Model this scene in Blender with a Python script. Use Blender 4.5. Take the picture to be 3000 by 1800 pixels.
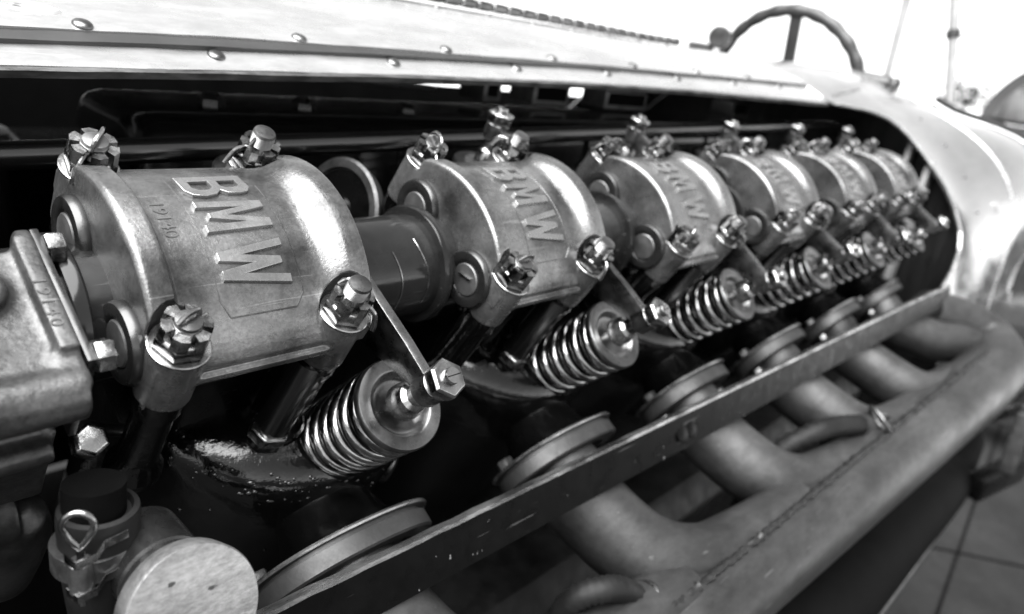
import bpy, bmesh, math, random
from mathutils import Vector, Matrix
random.seed(7)
rad = math.radians
SC = 0.2                      # one cylinder pitch = 0.2 m; shapes below are written in pitches
scene = bpy.context.scene
for o in list(bpy.data.objects): bpy.data.objects.remove(o)
col = scene.collection

# ---------------------------------------------------------------- camera
# rows: camera right, down, forward in the frame of the leaning cylinder bank
RC = ((0.66998029, -0.54911007, 0.49960438), (-0.1594215, -0.76369579, -0.62558255), (0.72505944, 0.3394803, -0.59920108))
CE = Vector((-0.61845563, -0.81673551, 1.23348723)); FPX = 2159.548
TILT = rad(30); CT, ST = math.cos(TILT), math.sin(TILT)
def e2w(p): return Vector((p[0], CT*p[1]-ST*p[2], ST*p[1]+CT*p[2]))
def w2e(p): return Vector((p[0], CT*p[1]+ST*p[2], -ST*p[1]+CT*p[2]))
cam_d = bpy.data.cameras.new('camera'); cam = bpy.data.objects.new('camera', cam_d); col.objects.link(cam)
r_, d_, f_ = (e2w(v) for v in RC)
mw = Matrix(((r_.x, -d_.x, -f_.x), (r_.y, -d_.y, -f_.y), (r_.z, -d_.z, -f_.z))).to_4x4()
mw.translation = e2w(CE)*SC
cam.matrix_world = mw
cam_d.sensor_width = 36; cam_d.lens = FPX/3000*36; cam_d.clip_start = 0.01; cam_d.clip_end = 400
cam_d.dof.use_dof = True; cam_d.dof.focus_distance = 0.345; cam_d.dof.aperture_fstop = 7.2
scene.camera = cam

# ---------------------------------------------------------------- light
world = bpy.data.worlds.new("World"); scene.world = world; world.use_nodes = True
nt = world.node_tree; nt.nodes.clear()
sky = nt.nodes.new('ShaderNodeTexSky'); sky.sky_type = 'NISHITA'; sky.sun_disc = False
SUN_DIR = Vector((-0.42, -0.10, 0.90)).normalized()      # towards the sun
sky.sun_elevation = math.asin(SUN_DIR.z); sky.sun_rotation = math.atan2(SUN_DIR.x, SUN_DIR.y)
sky.air_density = 1.0; sky.dust_density = 0.6; sky.ozone_density = 1.0
bw = nt.nodes.new('ShaderNodeRGBToBW'); bg = nt.nodes.new('ShaderNodeBackground'); wo = nt.nodes.new('ShaderNodeOutputWorld')
nt.links.new(sky.outputs[0], bw.inputs[0]); nt.links.new(bw.outputs[0], bg.inputs[0]); bg.inputs[1].default_value = 0.12
nt.links.new(bg.outputs[0], wo.inputs[0])
sun_d = bpy.data.lights.new('sun', 'SUN'); sun = bpy.data.objects.new('sun', sun_d); col.objects.link(sun)
sun_d.energy = 4.9; sun_d.angle = rad(76); sun_d.color = (1, 1, 1)
sun.rotation_euler = (-SUN_DIR).to_track_quat('-Z', 'Y').to_euler()
vs = scene.view_settings; vs.view_transform = 'Standard'; vs.look = 'None'; vs.gamma = 1; vs.exposure = 1.72
scene.render.resolution_x = 1024; scene.render.resolution_y = 614
scene.cycles.max_bounces = 8

# ---------------------------------------------------------------- materials
def mat(name, base, rough, metal=0.0, noise=0.0, nscale=6.0, dark=None, bump=0.0, bscale=40.0, rvar=0.0, stretch=None,
        coat=0.0, speck=None, spec=0.5, fine=0.0, scratch=0.0, fk=20):
    m = bpy.data.materials.new(name); m.use_nodes = True; t = m.node_tree; N, L = t.nodes, t.links
    p = N['Principled BSDF']; p.inputs['Roughness'].default_value = rough; p.inputs['Metallic'].default_value = metal
    p.inputs['Specular IOR Level'].default_value = spec
    if coat: p.inputs['Coat Weight'].default_value = coat; p.inputs['Coat Roughness'].default_value = 0.08
    tc = N.new('ShaderNodeTexCoord'); mp = N.new('ShaderNodeMapping'); L.new(tc.outputs['Object'], mp.inputs[0])
    s = 1/SC; mp.inputs['Scale'].default_value = (s, s, s) if not stretch else tuple(s*q for q in stretch)
    oi = N.new('ShaderNodeObjectInfo'); ml = N.new('ShaderNodeMath'); ml.operation = 'MULTIPLY'; ml.inputs[1].default_value = 40
    L.new(oi.outputs['Random'], ml.inputs[0]); cb = N.new('ShaderNodeCombineXYZ'); L.new(ml.outputs[0], cb.inputs[0]); L.new(ml.outputs[0], cb.inputs[1])
    L.new(cb.outputs[0], mp.inputs['Location'])
    def nz(sc, det=6, rg=.6):
        n = N.new('ShaderNodeTexNoise'); n.inputs['Scale'].default_value = sc; n.inputs['Detail'].default_value = det
        n.inputs['Roughness'].default_value = rg; L.new(mp.outputs[0], n.inputs[0]); return n
    def ramp(src, a, b, c0, c1):
        r = N.new('ShaderNodeValToRGB'); r.color_ramp.elements[0].position = a; r.color_ramp.elements[1].position = b
        r.color_ramp.elements[0].color = (c0,)*3+(1,); r.color_ramp.elements[1].color = (c1,)*3+(1,)
        L.new(src, r.inputs[0]); return r
    g = lambda v: (v, v, v, 1)
    colr = None
    if noise:
        n1 = nz(nscale); d0 = dark if dark is not None else base*(1-noise)
        colr = ramp(n1.outputs[0], .36, .60, d0, base).outputs[0]
        if fine:
            n2 = nz(nscale*fk, 8, .75); f = ramp(n2.outputs[0], .33, .62, 1-fine, 1.0)
            mx = N.new('ShaderNodeMix'); mx.data_type = 'RGBA'; mx.blend_type = 'MULTIPLY'; mx.inputs[0].default_value = 1
            L.new(colr, mx.inputs[6]); L.new(f.outputs[0], mx.inputs[7]); colr = mx.outputs[2]
        if scratch:
            m2 = N.new('ShaderNodeMapping'); m2.inputs['Rotation'].default_value = (.4, .7, .5); m2.inputs['Scale'].default_value = (3, 90, 90)
            L.new(mp.outputs[0], m2.inputs[0]); ns = N.new('ShaderNodeTexNoise'); ns.inputs['Scale'].default_value = 1; ns.inputs['Detail'].default_value = 2
            L.new(m2.outputs[0], ns.inputs[0]); f = ramp(ns.outputs[0], .70, .73, 0, 1); mx = N.new('ShaderNodeMix'); mx.data_type = 'RGBA'; mx.blend_type = 'ADD'
            mm = N.new('ShaderNodeMath'); mm.operation = 'MULTIPLY'; mm.inputs[1].default_value = scratch; L.new(f.outputs[0], mm.inputs[0])
            L.new(mm.outputs[0], mx.inputs[0]); L.new(colr, mx.inputs[6]); mx.inputs[7].default_value = g(.35); colr = mx.outputs[2]
        if speck:
            n3 = nz(speck[0], 3, .5); f = ramp(n3.outputs[0], speck[1], speck[1]+.03, 0, 1)
            mx = N.new('ShaderNodeMix'); mx.data_type = 'RGBA'; L.new(f.outputs[0], mx.inputs[0])
            L.new(colr, mx.inputs[6]); mx.inputs[7].default_value = g(speck[2]); colr = mx.outputs[2]
        L.new(colr, p.inputs['Base Color'])
    else: p.inputs['Base Color'].default_value = g(base)
    if rvar:
        n4 = nz(nscale*2.3, 5); r = ramp(n4.outputs[0], .35, .65, max(.02, rough-rvar), min(1, rough+rvar)); L.new(r.outputs[0], p.inputs['Roughness'])
    if bump:
        n5 = nz(bscale, 5, .6); b = N.new('ShaderNodeBump'); b.inputs['Strength'].default_value = bump; b.inputs['Distance'].default_value = 0.0006
        L.new(n5.outputs[0], b.inputs['Height']); L.new(b.outputs[0], p.inputs['Normal'])
    return m
M = dict(
    cast = mat('cast_aluminium', .235, .26, .76, .6, 4.5, .06, .22, 150, .07, fine=.42, scratch=.22, fk=26),
    letter = mat('worn_cast_letter', .34, .27, .85, .3, 9, .26, .25, 70, .06, fine=.22),
    case = mat('aged_cast_case', .10, .40, .8, .6, 6, .045, .5, 55, .08, fine=.5, scratch=.2, fk=12),
    steel = mat('bright_steel', .46, .22, 1, .45, 14, .18, .15, 50, .09, fine=.3),
    nut = mat('nut_steel', .42, .24, 1, .6, 16, .09, .3, 50, .1, fine=.4),
    spring = mat('oily_spring_steel', .34, .17, 1, .5, 9, .08, .12, 60, .08, fine=.25),
    grey = mat('retainer_steel', .21, .32, 1, .35, 8, .10, .15, 60, .06, fine=.2),
    darksteel = mat('blued_steel', .07, .30, .9, .4, 10, .07, .15, 50, .08),
    disc = mat('dull_plug_face', .16, .45, .8, .4, 12, .09, .2, 60, .05, fine=.2),
    black = mat('oily_black_enamel', .002, .10, 0, .5, 6, .001, 1.0, 16, .06, spec=.55),
    bump_black = mat('satin_black_paint', .002, .22, 0, .5, 6, .001, .15, 30, .08, spec=.14),
    tube = mat('black_painted_tube', .004, .20, 0, .4, 4, .002, .08, 30, .04, stretch=(.2, 1, 1), spec=1.0),
    rail = mat('chipped_black_rail', .003, .33, 0, .4, 7, .002, .12, 30, .08, speck=(34, .72, .14), spec=.07, scratch=.12),
    railedge = mat('bare_rail_edge', .42, .28, .9, .6, 12, .10, .3, 50, .1, stretch=(.4, 1, 1), fine=.3),
    pipe = mat('dull_exhaust_steel', .075, .46, .7, .5, 2.0, .034, .3, 40, .10, fine=.35, speck=(15, .735, .10), stretch=(.5, 1, 1), scratch=.12, fk=12),
    pipeflange = mat('flange_steel', .055, .48, .5, .5, 6, .035, .25, 40, .08, fine=.3),
    weld = mat('burnt_weld', .03, .42, .7, .6, 16, .02, .8, 30, .1),
    alloy = mat('polished_body_alloy', .72, .27, .85, .25, 3, .58, .10, 30, .07, fine=.16, stretch=(.35, 1, 1), scratch=.25, fk=14),
    alloyedge = mat('rough_cut_alloy_edge', .12, .5, .7, .7, 25, .04, .5, 50, .1, stretch=(.3, 1, 1)),
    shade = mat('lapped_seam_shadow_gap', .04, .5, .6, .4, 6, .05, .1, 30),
    rubber = mat('black_rubber', .008, .55, 0, .5, 8, .004, .3, 40, .08, spec=.2),
    polished = mat('polished_shell_alloy', .62, .17, .97, .2, 2.2, .5, .12, 8, .06, fine=.1, stretch=(.4, 1, 1), scratch=.1),
    tunnel = mat('glossy_dark_tube', .012, .13, .0, .5, 5, .006, .1, 20, .05, spec=.30, scratch=.12),
    brushed = mat('brushed_disc', .36, .34, .75, .35, 4, .22, .25, 60, .06, stretch=(1, 1, 2.5), fine=.5, fk=11, speck=(24, .68, .05)),
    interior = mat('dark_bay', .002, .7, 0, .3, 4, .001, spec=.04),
    band = mat('dull_clamp_band', .24, .36, .9, .5, 12, .12, .2, 60, .08, fine=.35, scratch=.2),
    crank = mat('dark_crankcase_paint', .010, .5, .2, .6, 5, .003, .3, 20, .1, fine=.3, spec=.2),
    darkcast = mat('grimy_dark_casting', .07, .4, .85, .6, 6, .02, .4, 45, .08, fine=.35),
    forged = mat('forged_rocker_steel', .26, .30, 1, .5, 8, .10, .2, 50, .08, fine=.25),
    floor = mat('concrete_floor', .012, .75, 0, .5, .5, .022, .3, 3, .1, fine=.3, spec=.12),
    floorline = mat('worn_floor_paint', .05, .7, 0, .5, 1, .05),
    sunlit_ground = mat('pale_sunlit_ground', .62, .8, 0, .2, .3, .5),
    joint = mat('floor_joint', .005, .8, 0, .3, 2, .003, spec=.04),
    wheel = mat('black_wheel_rim', .03, .35, 0, .3, 5, .02),
    paint = mat('dark_vehicle_paint', .03, .15, 0, .3, 4, .02, coat=.5),
    glass = mat('reflective_glass', .25, .08, .8, .3, 2, .15),
    post = mat('light_frame_tube', .30, .4, .3, .2, 4, .24),
    pit = mat('bulkhead_sheet', .02, .35, .5, .5, 3, .01, .1, 10, .08, stretch=(1, 3, .4)),
    stamp = mat('stamped_ink_dark', .055, .6, .2, .3, 10, .02),
)

# ---------------------------------------------------------------- mesh helpers
def basis(ax, up=(0, 0, 1)):
    ax = Vector(ax).normalized(); u = Vector(up)
    if abs(ax.dot(u.normalized())) > .97: u = Vector((1, 0, 0))
    a = u.cross(ax).normalized(); b = ax.cross(a); return a, b, ax
class MB:
    def __init__(s): s.bm = bmesh.new()
    def face(s, vs):
        try: return s.bm.faces.new(vs)
        except ValueError: return None
    def ring(s, c, a, b, r, n, ph=0, r2=None):
        r2 = r if r2 is None else r2
        return [s.bm.verts.new(Vector(c)+a*(r*math.cos(ph+2*math.pi*i/n))+b*(r2*math.sin(ph+2*math.pi*i/n))) for i in range(n)]
    def bridge(s, A, B):
        n = len(A)
        for i in range(n): s.face([A[i], A[(i+1) % n], B[(i+1) % n], B[i]])
    def lathe(s, base, ax, prof, n=48, ph=0, up=(0, 0, 1), sx=1.0, closed=False):
        a, b, ax = basis(ax, up); rings = []; base = Vector(base)
        for r, h in prof: rings.append(s.ring(base+ax*h, a, b, r*sx, n, ph, r))
        for A, B in zip(rings, rings[1:]): s.bridge(A, B)
        if closed: s.bridge(rings[-1], rings[0])
        else: s.face(rings[0][::-1]); s.face(rings[-1])
        return s
    def cyl(s, p, q, r, n=32, r2=None, ph=0, ch=0.0):
        p, q = Vector(p), Vector(q); L = (q-p).length; r2 = r if r2 is None else r2
        pr = [(r, 0), (r2, L)] if not ch else [(r-ch, 0), (r, ch), (r2, L-ch), (r2-ch, L)]
        return s.lathe(p, q-p, pr, n, ph)
    def box(s, lo, hi):
        x0, y0, z0 = lo; x1, y1, z1 = hi
        v = [s.bm.verts.new(c) for c in ((x0,y0,z0),(x1,y0,z0),(x1,y1,z0),(x0,y1,z0),(x0,y0,z1),(x1,y0,z1),(x1,y1,z1),(x0,y1,z1))]
        for f in ((0,3,2,1),(4,5,6,7),(0,1,5,4),(1,2,6,5),(2,3,7,6),(3,0,4,7)): s.face([v[i] for i in f])
        return s
    def bar(s, p, q, w, h, up=(0, 0, 1)):
        p, q = Vector(p), Vector(q); a, b, ax = basis(q-p, up); A = []; B = []
        for su, sv in ((-1,-1),(1,-1),(1,1),(-1,1)):
            o = a*(su*w/2)+b*(sv*h/2); A.append(s.bm.verts.new(p+o)); B.append(s.bm.verts.new(q+o))
        s.bridge(A, B); s.face(A[::-1]); s.face(B); return s
    def prism(s, pts, off):
        off = Vector(off); A = [s.bm.verts.new(p) for p in pts]; B = [s.bm.verts.new(Vector(p)+off) for p in pts]
        s.bridge(A, B); s.face(A[::-1]); s.face(B); return s
    def tube(s, path, r, n=16, caps=True, flat=None, rr=None):
        P = [Vector(p) for p in path]; prev = None; rings = []; m = len(P)
        for i, p in enumerate(P):
            t = (P[min(i+1, m-1)]-P[max(i-1, 0)]).normalized()
            if prev is None: a, b, _ = basis(t)
            else:
                a = (prev-t*prev.dot(t)).normalized(); b = t.cross(a)
            prev = a; R = r[i] if isinstance(r, (list, tuple)) else r
            rings.append(s.ring(p, a, b, R, n, 0, R*(flat or 1)))
        for A, B in zip(rings, rings[1:]): s.bridge(A, B)
        if caps: s.face(rings[0][::-1]); s.face(rings[-1])
        return s
    def grid(s, f, nu, nv):
        V = [[s.bm.verts.new(f(i/(nu-1), j/(nv-1))) for j in range(nv)] for i in range(nu)]
        for i in range(nu-1):
            for j in range(nv-1): s.face([V[i][j], V[i+1][j], V[i+1][j+1], V[i][j+1]])
        return s
    def mesh(s, name, m=None, bevel=0, ang=32, seg=2, smooth=True, normals=True):
        bm = s.bm
        if normals: bmesh.ops.recalc_face_normals(bm, faces=bm.faces)
        if bevel:
            ed = [e for e in bm.edges if len(e.link_faces) == 2 and e.calc_face_angle(0) > rad(ang)]
            bmesh.ops.bevel(bm, geom=ed, offset=bevel, segments=seg, affect='EDGES', profile=.6, clamp_overlap=True)
        bmesh.ops.scale(bm, vec=(SC, SC, SC), verts=bm.verts)
        me = bpy.data.meshes.new(name); bm.to_mesh(me); bm.free()
        if smooth: me.shade_smooth(); me.set_sharp_from_angle(angle=rad(ang))
        if m: me.materials.append(m)
        return me
    def build(s, name, m, parent=None, **k): return link(name, s.mesh(name, m, **k), parent)
def link(name, me, parent=None, loc=None):
    o = bpy.data.objects.new(name, me); col.objects.link(o)
    if parent: o.parent = parent
    if loc is not None: o.location = Vector(loc)*SC
    return o
def thing(name, label, cat, base=(0, 0, 0), group=None, bank=False):
    """Empty at the thing's base; bank=True: base and children are in the leaning bank's frame"""
    o = bpy.data.objects.new(name, None); col.objects.link(o); o.empty_display_size = .02
    o.location = (e2w(base) if bank else Vector(base))*SC
    if bank: o.rotation_euler = (TILT, 0, 0)
    o['label'] = label; o['category'] = cat
    if group: o['group'] = group
    return o
def tag(o, label, cat, group=None):
    o['label'] = label; o['category'] = cat
    if group: o['group'] = group
    return o
def kids(o): return [c for c in bpy.data.objects if c.parent == o]
def copy_tree(o, parent=None, loc=None, label=None, skip=()):
    ch = kids(o); c = o.copy(); col.objects.link(c)
    if parent: c.parent = parent
    if loc is not None: c.location = loc
    if label: c['label'] = label
    for k in ch:
        if k.name.split('.')[0] not in skip: copy_tree(k, c)
    return c
def spline(pts, n=10):
    P = [Vector(p) for p in pts]; out = []
    for i in range(len(P)-1):
        p0 = P[max(i-1, 0)]; p1 = P[i]; p2 = P[i+1]; p3 = P[min(i+2, len(P)-1)]
        for k in range(n):
            t = k/n; out.append(.5*((2*p1)+(p2-p0)*t+(2*p0-5*p1+4*p2-p3)*t*t+(-p0+3*p1-3*p2+p3)*t**3))
    out.append(P[-1]); return out
def evaluated(ob):
    dg = bpy.context.evaluated_depsgraph_get(); dg.update(); me = bpy.data.meshes.new_from_object(ob.evaluated_get(dg)); return me
def cast_mesh(name, m, solids, cutters=(), voxel=.005, smooth=6, factor=.5):
    """union of closed solids minus cutters, voxel remeshed and relaxed so that edges round off like a sand casting"""
    tmp = []
    def raw(mb):
        bmesh.ops.recalc_face_normals(mb.bm, faces=mb.bm.faces); me = bpy.data.meshes.new('t'); mb.bm.to_mesh(me); mb.bm.free()
        o = bpy.data.objects.new('t', me); col.objects.link(o); tmp.append(o); return o
    def vox(o):
        md = o.modifiers.new('r', 'REMESH'); md.mode = 'VOXEL'; md.voxel_size = voxel
    base = raw(solids)
    vox(base)
    for c in cutters:
        b = base.modifiers.new('b', 'BOOLEAN'); b.operation = 'DIFFERENCE'; b.solver = 'EXACT'; b.object = raw(c)
    vox(base)
    sm = base.modifiers.new('s', 'SMOOTH'); sm.factor = factor; sm.iterations = smooth
    me = evaluated(base); me.name = name
    for o in tmp: bpy.data.objects.remove(o)
    me.transform(Matrix.Scale(SC, 4)); me.shade_smooth(); me.materials.clear(); me.materials.append(m)
    return me

ORD = ['first', 'second', 'third', 'fourth', 'fifth', 'sixth']
# ================================================================ body surface
def Rb(x):
    K = [(-3, 1.82), (0, 1.90), (3, 1.98), (5.5, 2.04), (6.3, 2.08), (7.2, 2.1), (8, 2.1), (9.4, 2.04)]
    for (a, ra), (b, rb) in zip(K, K[1:]):
        if x <= b: return ra+(rb-ra)*(x-a)/(b-a)
    return K[-1][1]
def sstep(x, a, b):
    t = max(0, min(1, (x-a)/(b-a))); return t*t*(3-2*t)
def bp(x, th, off=0.0):
    t = rad(th); R = Rb(x)+off+.42*sstep(th, 22, 54)*(1-.95*sstep(th, 55, 84))*sstep(x, 6.6, 9.3); hump = max(0, 1-abs(th)/17)**1.3*.07*max(0, min(1, (4-x)/3))
    return Vector((x, 1.7-R*math.sin(t), -1.3+R*math.cos(t)+hump))
def lerp(K, v):
    if v <= K[0][0]: return K[0][1]
    for (a, x), (b, y) in zip(K, K[1:]):
        if v <= b: return x+(y-x)*(v-a)/(b-a)
    return K[-1][1]
XO = [(26, 5.3), (27, 5.45), (28, 5.72), (29.5, 5.98), (32, 6.2), (35, 6.28), (38, 6.33), (46, 6.40), (52, 6.50), (57, 6.55), (62.5, 6.56), (66, 6.46), (70, 6.22), (72.5, 6.0), (74, 5.9)]

bon = thing('bonnet', 'bright riveted alloy bonnet panel running above the open engine bay', 'bonnet', (0, 1.7, .6))
off = Vector((0, -1.7, -.6))
KT = [(-2.5, 25.5), (-.5, 23.6), (0, 22.7), (.5, 21.6), (1.2, 20.9), (2.4, 20.3), (5.3, 20.0)]
KB = [(-2.5, 27.5), (-.5, 25.3), (0, 24.2), (.5, 23.2), (1.2, 22.2), (2.4, 20.95), (3.2, 20.6), (5.3, 20.35)]
KS = [(-2.5, 31.5), (-.5, 28.4), (0, 27.4), (.5, 26.7), (1.2, 25.7), (2.3, 24.9), (3.4, 25.1), (5.3, 26.6)]
def bsheet(th0, th1, x0, x1, o_out, thick, nu=70, nv=14):
    mb = MB(); V = {}
    T = lambda t, x: lerp(t[0], x)+t[1] if isinstance(t, tuple) else t
    for k, o in enumerate((o_out, o_out-thick)):
        for i in range(nu):
            x = x0+(x1-x0)*i/(nu-1); t0, t1 = T(th0, x), T(th1, x)
            for j in range(nv): V[k, i, j] = mb.bm.verts.new(bp(x, t0+(t1-t0)*j/(nv-1), o+.0012*math.sin(x*9+j*2.1)+.0008*math.sin(x*23+j))+off)
    for i in range(nu-1):
        for j in range(nv-1):
            mb.face([V[0,i,j], V[0,i+1,j], V[0,i+1,j+1], V[0,i,j+1]]); mb.face([V[1,i,j+1], V[1,i+1,j+1], V[1,i+1,j], V[1,i,j]])
    for i in range(nu-1):
        for j in (0, nv-1): mb.face([V[0,i,j], V[1,i,j], V[1,i+1,j], V[0,i+1,j]])
    for j in range(nv-1):
        for i in (0, nu-1): mb.face([V[0,i,j], V[0,i,j+1], V[1,i,j+1], V[1,i,j]])
    return mb
bsheet(0.8, (KT, .04), -2.5, 5.3, .012, .02).build('top_panel', M['alloy'], bon)
bsheet(-40, -0.8, -2.5, 5.3, .012, .02).build('top_panel', M['alloy'], bon)
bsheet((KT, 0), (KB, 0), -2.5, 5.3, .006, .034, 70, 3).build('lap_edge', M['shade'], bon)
bsheet((KB, -.04), (KS, -.35), -2.5, 5.3, -.008, .016, 70, 5).build('edge_strip', M['alloy'], bon)
bsheet((KS, -.4), (KS, .15), -2.5, 5.3, -.010, .022, 70, 3).build('cut_edge', M['alloyedge'], bon)
# mounting patch with a screw hole on the panel
pc = bp(.05, 19.6, .014)+off
mb = MB(); n = 22
def patch_pt(r, a, h):
    x = .05+r*1.15*math.cos(a)*(1+.10*math.sin(3*a)); th = 19.4+r*13*math.sin(a)
    return bp(x, th, h)+off
A = [mb.bm.verts.new(patch_pt(.085, 2*math.pi*i/n, .011)) for i in range(n)]; B = [mb.bm.verts.new(patch_pt(.078, 2*math.pi*i/n, .019)) for i in range(n)]
C_ = [mb.bm.verts.new(patch_pt(.024, 2*math.pi*i/n, .019)) for i in range(n)]; D_ = [mb.bm.verts.new(patch_pt(.018, 2*math.pi*i/n, .009)) for i in range(n)]
mb.bridge(A, B); mb.bridge(B, C_); mb.bridge(C_, D_)
pt = mb.build('mounting_patch', M['alloy'], bon)
mb = MB(); mb.face([mb.bm.verts.new(patch_pt(.019, 2*math.pi*i/n, .0125)) for i in range(n)]); mb.build('screw_hole', M['interior'], pt)
def rivet_mesh(r=.027, h=.012):
    return MB().lathe((0, 0, 0), (0, 0, 1), [(r, 0), (r*.98, h*.35), (r*.8, h*.75), (r*.45, h), (r*.05, h*1.08)], 20).mesh('rivet', M['grey'], ang=70)
RV = rivet_mesh(); RVs = rivet_mesh(.02, .010)
def put_rivet(me, parent, x, th, o, off_):
    p = bp(x, th, o); nrm = (bp(x, th, o+.1)-p).normalized(); ob = link('rivet', me, parent, p+off_)
    ob.rotation_euler = nrm.to_track_quat('Z', 'Y').to_euler(); return ob
for i in range(7): put_rivet(RV, bon, .18+.69*i, lerp(KT, .18+.69*i)-.75, .012, off)
for i in range(7): put_rivet(RV, bon, .525+.70*i, lerp(KB, .525+.70*i)+.9, -.008, off)
# piano hinge along the crest
hg = None
mb = MB(); ns = 0
pth = [bp(x, 0, .045)+off for x in [2.0+.1*i for i in range(-30, 20)]]
mb.tube(pth, .012, 8); hg = mb.build('piano_hinge', M['grey'], bon)
kn = MB().cyl((-.05, 0, 0), (.05, 0, 0), .026, 14, ch=.006).mesh('knuckle', M['grey'])
for i in range(46):
    x = -.9+.118*i; link('knuckle', kn, hg, bp(x, 0, .045)+off)
for i in range(12): put_rivet(RVs, bon, .9+.36*i, 3.2, .012, off)
mb = MB(); mb.bar(bp(.5, 1.4, .02)+off, bp(3.9, 1.4, .02)+off, .12, .006); mb.build('hinge_leaf', M['alloy'], bon)

# rear shell around the bay opening
bod = thing('body_shell', 'rounded bright alloy scuttle shell behind the engine bay opening', 'car body', (8, 1.7, -1.3))
boff = Vector((-8, -1.7, 1.3))
mb = MB(); NT = 90; NX = 46
def xo(th):
    if th < 27: return 5.3
    if th > 74: return -2.5 if th > 200 else 5.9
    return lerp(XO, th)
for (a0, a1, nn) in ((-100, 27, 60), (27, 74, 60)):
    def f(u, v, a0=a0, a1=a1):
        th = a0+(a1-a0)*v; x0 = xo(th); e = u**1.6; return bp(x0+(9.4-x0)*e, th, 0)+boff
    mb.grid(f, NX, nn)
def f(u, v):
    th = 74+(96-74)*v; x0 = 5.9+.55*min(1, v*1.5); return bp(x0+(9.4-x0)*u**1.6, th, 0)+boff
mb.grid(f, NX, 16)
bmesh.ops.remove_doubles(mb.bm, verts=mb.bm.verts, dist=1e-4)
sk = mb.build('skin', M['polished'], bod, normals=True)
sm = sk.modifiers.new('solid', 'SOLIDIFY'); sm.thickness = .02*SC; sm.offset = 1 if False else -1
# rolled bead along the rear edge of the opening
edge = [bp(xo(t), t, .004)+boff for t in [27+i*.5 for i in range(95)]]
MB().tube(edge, .010, 10).build('opening_bead', M['alloy'], bod)
for x0_, o_ in ((7.9, .0), (9.38, .012)):
    MB().tube([bp(x0_, t, o_-.022)+boff for t in range(-60, 92, 2)], .032, 10).build('swage_band', M['alloy'], bod)
for x in (7.1,):
    for i in range(8): put_rivet(RVs, bod, x, 14+i*9, 0, boff)
for i in range(9): put_rivet(RVs, bod, 5.6+.1*i, 23.6-.4*i, 0, boff)
lt = MB(); V_ = {}
for k_, o_ in enumerate((.030, -.005)):
    for i in range(8):
        for j in range(5): V_[k_, i, j] = lt.bm.verts.new(bp(7.5+.5*i/7, 58+2.2*j/4, o_)+boff)
for i in range(7):
    for j in range(4): lt.face([V_[0,i,j], V_[0,i+1,j], V_[0,i+1,j+1], V_[0,i,j+1]])
    for j in (0, 4): lt.face([V_[0,i,j], V_[1,i,j], V_[1,i+1,j], V_[0,i+1,j]])
for j in range(4):
    for i in (0, 7): lt.face([V_[0,i,j], V_[0,i,j+1], V_[1,i,j+1], V_[1,i,j]])
lt.build('reflection_patch', M['alloy'], bod, bevel=.004)  # raised pale patch made for a white reflection on the shell

# side rail along the bottom of the opening (angle iron)
rl = thing('side_rail', 'long black angle rail with worn bare top edge crossing in front of the exhaust runners', 'rail', (0, -.1, -.7))
roff = Vector((0, .1, .7))
xs = [-.4+.25*i for i in range(27)]
def rp(x, th, o): return bp(x, th, o)
def rp(x, th, o): return bp(x, th+lerp([(0, .8), (1, .95), (3.6, 1.4), (5.9, 2.0)], x), o)
def railsheet(name, m, th0, th1, o0, o1, x0=-.4, x1=6.12):
    mb = MB(); n = 80
    R = []
    for i in range(n):
        x = x0+(x1-x0)*i/(n-1)
        a = rp(x, th0, o0); b = rp(x, th1, o0); c = rp(x, th1, o1); d = rp(x, th0, o1)
        w = .0022*math.sin(x*31)+.0018*math.sin(x*77+1)
        R.append([mb.bm.verts.new(p+roff+Vector((0, 0, w if k in (0, 3) else 0))) for k, p in enumerate((a, b, c, d))])
    for A, B in zip(R, R[1:]): mb.bridge(A, B)
    mb.face(R[0][::-1]); mb.face(R[-1]); return mb.build(name, m, rl)
railsheet('web', M['rail'], 71.6, 75.9, .012, -.012)
railsheet('worn_top_edge', M['railedge'], 71.2, 71.58, .012, -.018)
for x in (2.0, 2.07): 
    p = rp(x, 73.7, .012); o = link('bolt_head', MB().lathe((0,0,0), (0,0,1), [(.042, 0), (.042, .004), (.03, .010), (.002, .012)], 24).mesh('bolt_head', M['rail']), rl, p+roff)
    o.rotation_euler = (bp(x, 74, .1)-p).normalized().to_track_quat('Z', 'Y').to_euler()

# ================================================================ cylinder bank things
YC, RA, ZC = .256, .355, .080
def arc(y): return ZC-RA+math.sqrt(max(.001, RA*RA-(y-YC)**2))
STUD = ((0, 0), (.398, 0), (0, .513), (.398, .513))
TOPP = [(-.055, -.010), (-.046, 0), (.000, .001), (.008, -.016), (.016, -.023), (.345, -.024), (.362, -.021), (.378, -.014), (.392, -.004), (.406, .006), (.420, .013), (.436, .016), (.468, .017), (.474, .012)]
def cap_body():
    s = MB(); rows = []; ny = 40
    for j in range(ny):
        y = -.036+.584*j/(ny-1); z = arc(y)
        prof = [(x, z+d) for x, d in TOPP]+[(.474, -.13), (-.055, -.13)]
        rows.append([s.bm.verts.new((x, y, zz)) for x, zz in prof])
    for A, B in zip(rows, rows[1:]): s.bridge(A, B)
    s.face(rows[0][::-1]); s.face(rows[-1])
    for x, y in STUD: s.cyl((x, y, -.205), (x, y, -.046), .060, 40)
    s.box((.03, -.052, -.135), (.37, .0, -.112)); s.box((.03, .51, -.135), (.37, .565, -.112))
    cut = []
    for x, y in STUD:
        c = MB(); c.cyl((x, y, -.046), (x, y, .12), .0655, 40); cut.append(c)
    return cast_mesh('body', M['cast'], s, cut, .0031, 3)
cap = thing('bearing_cap', 'largest cast cap with raised letters BMW and small number 19140, nearest the camera', 'bearing cap', (0, 0, 0), 'cast bearing caps along the camshaft', bank=True)
link('body', cap_body(), cap)
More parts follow.
